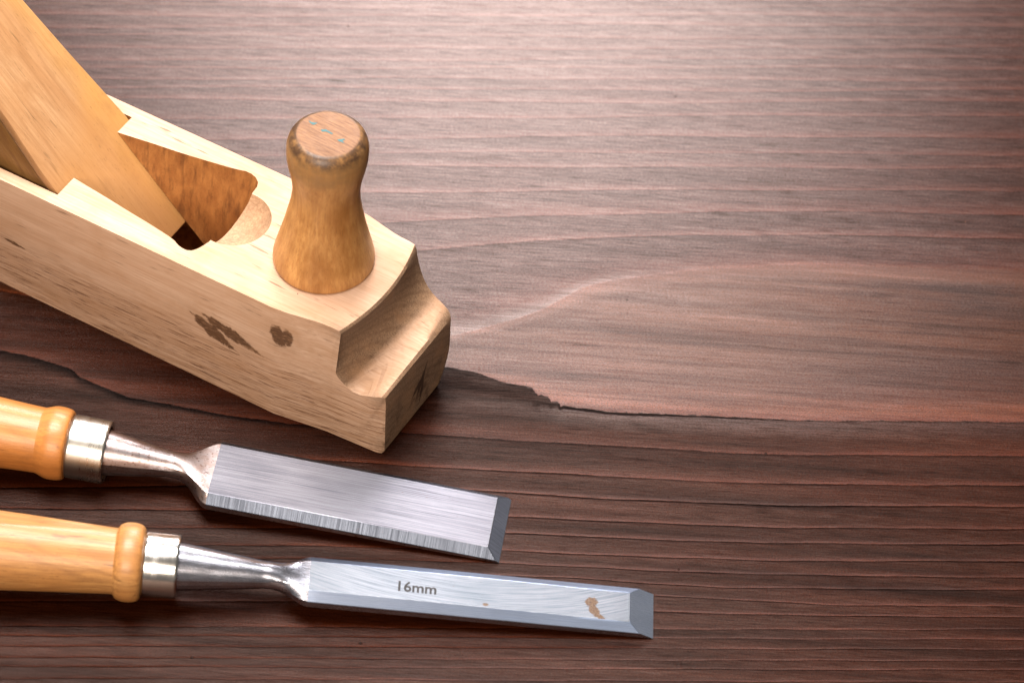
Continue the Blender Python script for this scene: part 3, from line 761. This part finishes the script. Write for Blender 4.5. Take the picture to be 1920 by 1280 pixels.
# ------------------------------------------------------------------ chisels
def chisel(name, label, tip, yaw, tilt, w, b, T0, T1, e0, e1, run, Lb, socket, handle, ferrule, mats, zc=2.4):
    root = empty(name, tip, (0, tilt, yaw)); tag(root, label, 'chisel', 'bevel edge chisels beside the plane')
    N = 36
    def blade_sec(x):
        t = min(1, -x/Lb); T = T0+(T1-T0)*t; e = e0+(e1-e0)*t
        pts = [(w*(-1+2*i/9), 0) for i in range(10)]                    # bottom, 10 points
        pts += [(w, e*.5)]
        pts += [(w-b*i/4, e+(T-e)*i/4) for i in range(5)]               # right bevel
        pts += [((w-b)*(1-2*i/14), T) for i in range(1, 14)]
        pts += [(-(w-b)-b*i/4, T-(T-e)*i/4) for i in range(5)]
        pts += [(-w, e*.5)]
        return pts, T
    K = len(blade_sec(0)[0])
    def round_sec(r, zs=1.):
        # the same number of points round a circle, corners in matching places
        ang = list(np.linspace(-130, -50, 10))+[-38]+list(np.linspace(-26, 32, 5))+list(np.linspace(32, 148, 15))[1:14]+list(np.linspace(148, 206, 5))+[218]
        return [(r*math.cos(math.radians(a)), zc+zs*r*math.sin(math.radians(a))) for a in ang]
    bm = bmesh.new(); rings = []; tags = []
    sec, T = blade_sec(0)
    rings.append([bm.verts.new((-run*z/T, y, z)) for y, z in sec]); tags.append('b')
    for i in range(1, 25):
        x = -run-1.-(Lb-run-1)*i/24
        sec, T = blade_sec(x); rings.append([bm.verts.new((x, y, z)) for y, z in sec]); tags.append('b')
    x0 = -Lb; nk, rn = socket[0]
    for i in range(1, 15):
        t = i/14; x = x0+(nk-x0)*t
        sec, T = blade_sec(x0); rs = round_sec(rn)
        wide = 1-sm(-.12, 1, t); wide = min(1, wide/(1-sm(-.12, 1, 0))); k = sm(.05, 1, t); sn, T = blade_sec(x0)
        pts = []
        for (y, z), (y2, z2) in zip(sn, rs):
            ys = (y/w)*(rn*.98+(w-rn*.98)*wide)
            pts.append((ys*(1-k)+(y2*(1+.0))*k if abs(ys) > abs(y2) else ys*(1-k)+y2*k, z*(1-k)+z2*k))
        rings.append([bm.verts.new((x, y, z)) for y, z in pts]); tags.append('n')
    for x, r in smooth_prof([(x, r) for x, r in socket], 5)[1:] if False else []: pass
    sx = [p[0] for p in socket]; sr = [p[1] for p in socket]
    for x in np.linspace(sx[0], sx[-1], 24)[1:]:
        r = float(np.interp(-x, [-q for q in sx], sr)); rings.append([bm.verts.new((x, y, z)) for y, z in round_sec(r)]); tags.append('s')
    for (a, b_), tg in zip(zip(rings[:-1], rings[1:]), tags[1:]):
        for i in range(K):
            f = bm.faces.new((a[i], a[(i+1) % K], b_[(i+1) % K], b_[i]))
            if tg == 'b':
                f.material_index = 0 if 15 <= i <= 28 else (1 if i in (11, 12, 13, 14, 29, 30, 31, 32) else 3)
            else: f.material_index = 3
    cap = bm.faces.new(rings[0][::-1]); cap.material_index = 2
    bm.faces.new(rings[-1])
    bmesh.ops.recalc_face_normals(bm, faces=bm.faces)
    me = modded(bm, mats[:4], [('BEVEL', dict(width=.12, segments=1, limit_method='ANGLE', angle_limit=math.radians(24)))])
    bm = bmesh.new(); bm.from_mesh(me); bpy.data.meshes.remove(me)
    return root, bm

def engraved(bm, text, x0, y0, w, h, rot, zf, slope, mat):
    cu = bpy.data.curves.new('t', 'FONT'); cu.body = text; cu.size = 1; cu.extrude = 0; cu.offset = .02; cu.resolution_u = 3
    o = bpy.data.objects.new('t', cu); col.objects.link(o)
    bpy.context.view_layer.update()
    me = bpy.data.meshes.new_from_object(o.evaluated_get(bpy.context.evaluated_depsgraph_get()))
    bpy.data.objects.remove(o)
    xs = [v.co.x for v in me.vertices]; ys = [v.co.y for v in me.vertices]
    mx, my, nx, ny = min(xs), min(ys), max(xs), max(ys)
    for v in me.vertices:
        a = (v.co.x-mx)/(nx-mx)*w; b = (v.co.y-my)/(ny-my)*h
        x = x0+a*math.cos(rot)-b*math.sin(rot); y = y0+a*math.sin(rot)+b*math.cos(rot)
        v.co = (x, y, zf+slope*(-x))
    n0 = len(bm.faces); bm.from_mesh(me); bm.faces.ensure_lookup_table()
    for f in bm.faces[n0:]: f.material_index = mat; f.smooth = False

def handle_parts(root, ferr, hand, zc, mh, mf, facet=False):
    (xa, xb, r) = ferr
    bm = bmesh.new()
    lathe(bm, [(r-1.6, xa-.3), (r-1.2, xa), (r-.3, xa), (r-.04, xa-.35), (r, xa-.8), (r, xb+.8), (r-.04, xb+.35), (r-.3, xb), (r-2, xb-.1)], 72, 'x', (0, 0, zc))
    bmesh.ops.recalc_face_normals(bm, faces=bm.faces)
    finish('ferrule', bm, mf, root, 40)
    bm = bmesh.new()
    lathe(bm, [(0, xa+.0-1.4), (r-.9, xa-1.4), (r-.75, xb-.2)]+smooth_prof(hand, 5)+[(0, hand[-1][1])], 72, 'x', (0, 0, zc), wob=.004)
    if facet:                                   # a planed flat on the upper side of the grip
        for v in bm.verts:
            if v.co.x < hand[6][1]-8:
                d = (v.co.z-zc)*.86+v.co.y*.5; m_ = facet+.018*(hand[6][1]-8-v.co.x)*0
                lim = 9.6+.012*(hand[6][1]-v.co.x)
                if d > lim: v.co.z -= (d-lim)*.86; v.co.y -= (d-lim)*.5
    bmesh.ops.recalc_face_normals(bm, faces=bm.faces)
    finish('handle', bm, mh, root, 40)

# the narrow one, 16 mm
zc2 = 2.6
ch2, bm = chisel('chisel', 'narrow chisel marked 16mm with shiny ferrule, nearest the bottom of the photo', (46, -102.6, .1), math.radians(.95), math.radians(3.6),
    8.1, 2.9, 3.3, 4.4, 1.9, 2.4, 7.4, 99.6, [(-112.5, 4.0), (-118, 4.7), (-127, 5.8), (-137.2, 7.1)], None, None,
    [M['face2'], M['bev2'], M['tip2'], M['socket2']], zc2)
sl2 = (4.4-3.3)/100.6
engraved(bm, '16mm', -74.2, -2.6, 11.0, 3.8, math.radians(0), 3.33, sl2, 4)
me = bpy.data.meshes.new('blade'); bm.to_mesh(me); bm.free()
for m in ('face2', 'bev2', 'tip2', 'socket2', 'ink'): me.materials.append(M[m])
link('blade', me, [M['face2']], ch2, 14)
handle_parts(ch2, (-137.0, -147.0, 9.3), [(10.0, -147.3), (10.9, -148.2), (11.4, -150.2), (11.3, -152.6), (10.6, -154.3), (9.75, -155.0), (9.55, -156.2), (10.0, -165), (10.7, -178), (11.4, -190), (12.0, -205), (12.2, -225), (11.8, -245), (11.2, -258), (9.6, -264), (6, -267)], zc2, M['grip2'], M['ferrule2'], facet=True)

# the broad one
zc1 = 2.6
ch1, bm = chisel('chisel', 'broad blank chisel with dull ferrule and rusty neck, between plane and narrower chisel', (1.8, -75.0, .1), math.radians(-5.8), math.radians(3.3),
    12.1, 2.7, 3.3, 4.6, .9, 2.2, 4.0, 87.2, [(-100.5, 3.9), (-104, 4.4), (-110, 5.4), (-119.4, 6.8)], None, None,
    [M['face1'], M['bev1'], M['tip1'], M['socket1']], zc1)
me = bpy.data.meshes.new('blade'); bm.to_mesh(me); bm.free()
for m in ('face1', 'bev1', 'tip1', 'socket1'): me.materials.append(M[m])
link('blade', me, [M['face1']], ch1, 14)
handle_parts(ch1, (-119.0, -130.4, 9.4), [(9.8, -130.7), (10.4, -131.4), (10.8, -133.3), (10.8, -135.8), (10.2, -137.8), (9.8, -139.0), (9.75, -140), (10.0, -146), (10.6, -156), (11.3, -170), (11.9, -185), (12.1, -205), (11.8, -225), (11.2, -238), (9.6, -244), (6, -247)], zc1, M['grip1'], M['ferrule1'])

# ------------------------------------------------------------------ light
world = bpy.data.worlds.new('World'); scene.world = world; world.use_nodes = True
bg = world.node_tree.nodes['Background']; bg.inputs[0].default_value = (1, .93, .88, 1); bg.inputs[1].default_value = FILL
def area(name, loc, look, sx, sy, power, color, spread=180):
    L = bpy.data.lights.new(name, 'AREA'); L.shape = 'RECTANGLE'; L.size = sx*S; L.size_y = sy*S
    L.energy = power; L.color = color; L.spread = math.radians(spread)
    o = bpy.data.objects.new(name, L); col.objects.link(o); o.location = [c*S for c in loc]
    d = Vector(look)-Vector(loc); o.rotation_euler = d.to_track_quat('-Z', 'Y').to_euler()
    return o
for a in LIGHTS: area(*a)

# ------------------------------------------------------------------ camera
cam = bpy.data.cameras.new('camera'); co = bpy.data.objects.new('camera', cam); col.objects.link(co)
R = Matrix(((0.9977636935736082, 0.04969184541815187, 0.04470271004412758), (-0.06684019588803466, 0.7417799808360471, 0.6673041647139052), (0.0, -0.668799806018073, 0.7434425461797219))).transposed()
co.matrix_world = Matrix.Translation(Vector((0, -714.64527863, 794.40469447))*S) @ R.to_4x4()
cam.sensor_width = 36; cam.lens = 6505.934/1920*36
cam.clip_start = .05; cam.clip_end = 20
cam.dof.use_dof = True; cam.dof.focus_distance = 1.03; cam.dof.aperture_fstop = FSTOP
scene.camera = co
scene.view_settings.view_transform = 'Standard'; scene.view_settings.look = 'None'
scene.view_settings.gamma = 1; scene.view_settings.use_curve_mapping = False
scene.view_settings.exposure = EXPO
scene.cycles.max_bounces = 8
scene.render.resolution_x = 1024; scene.render.resolution_y = 682
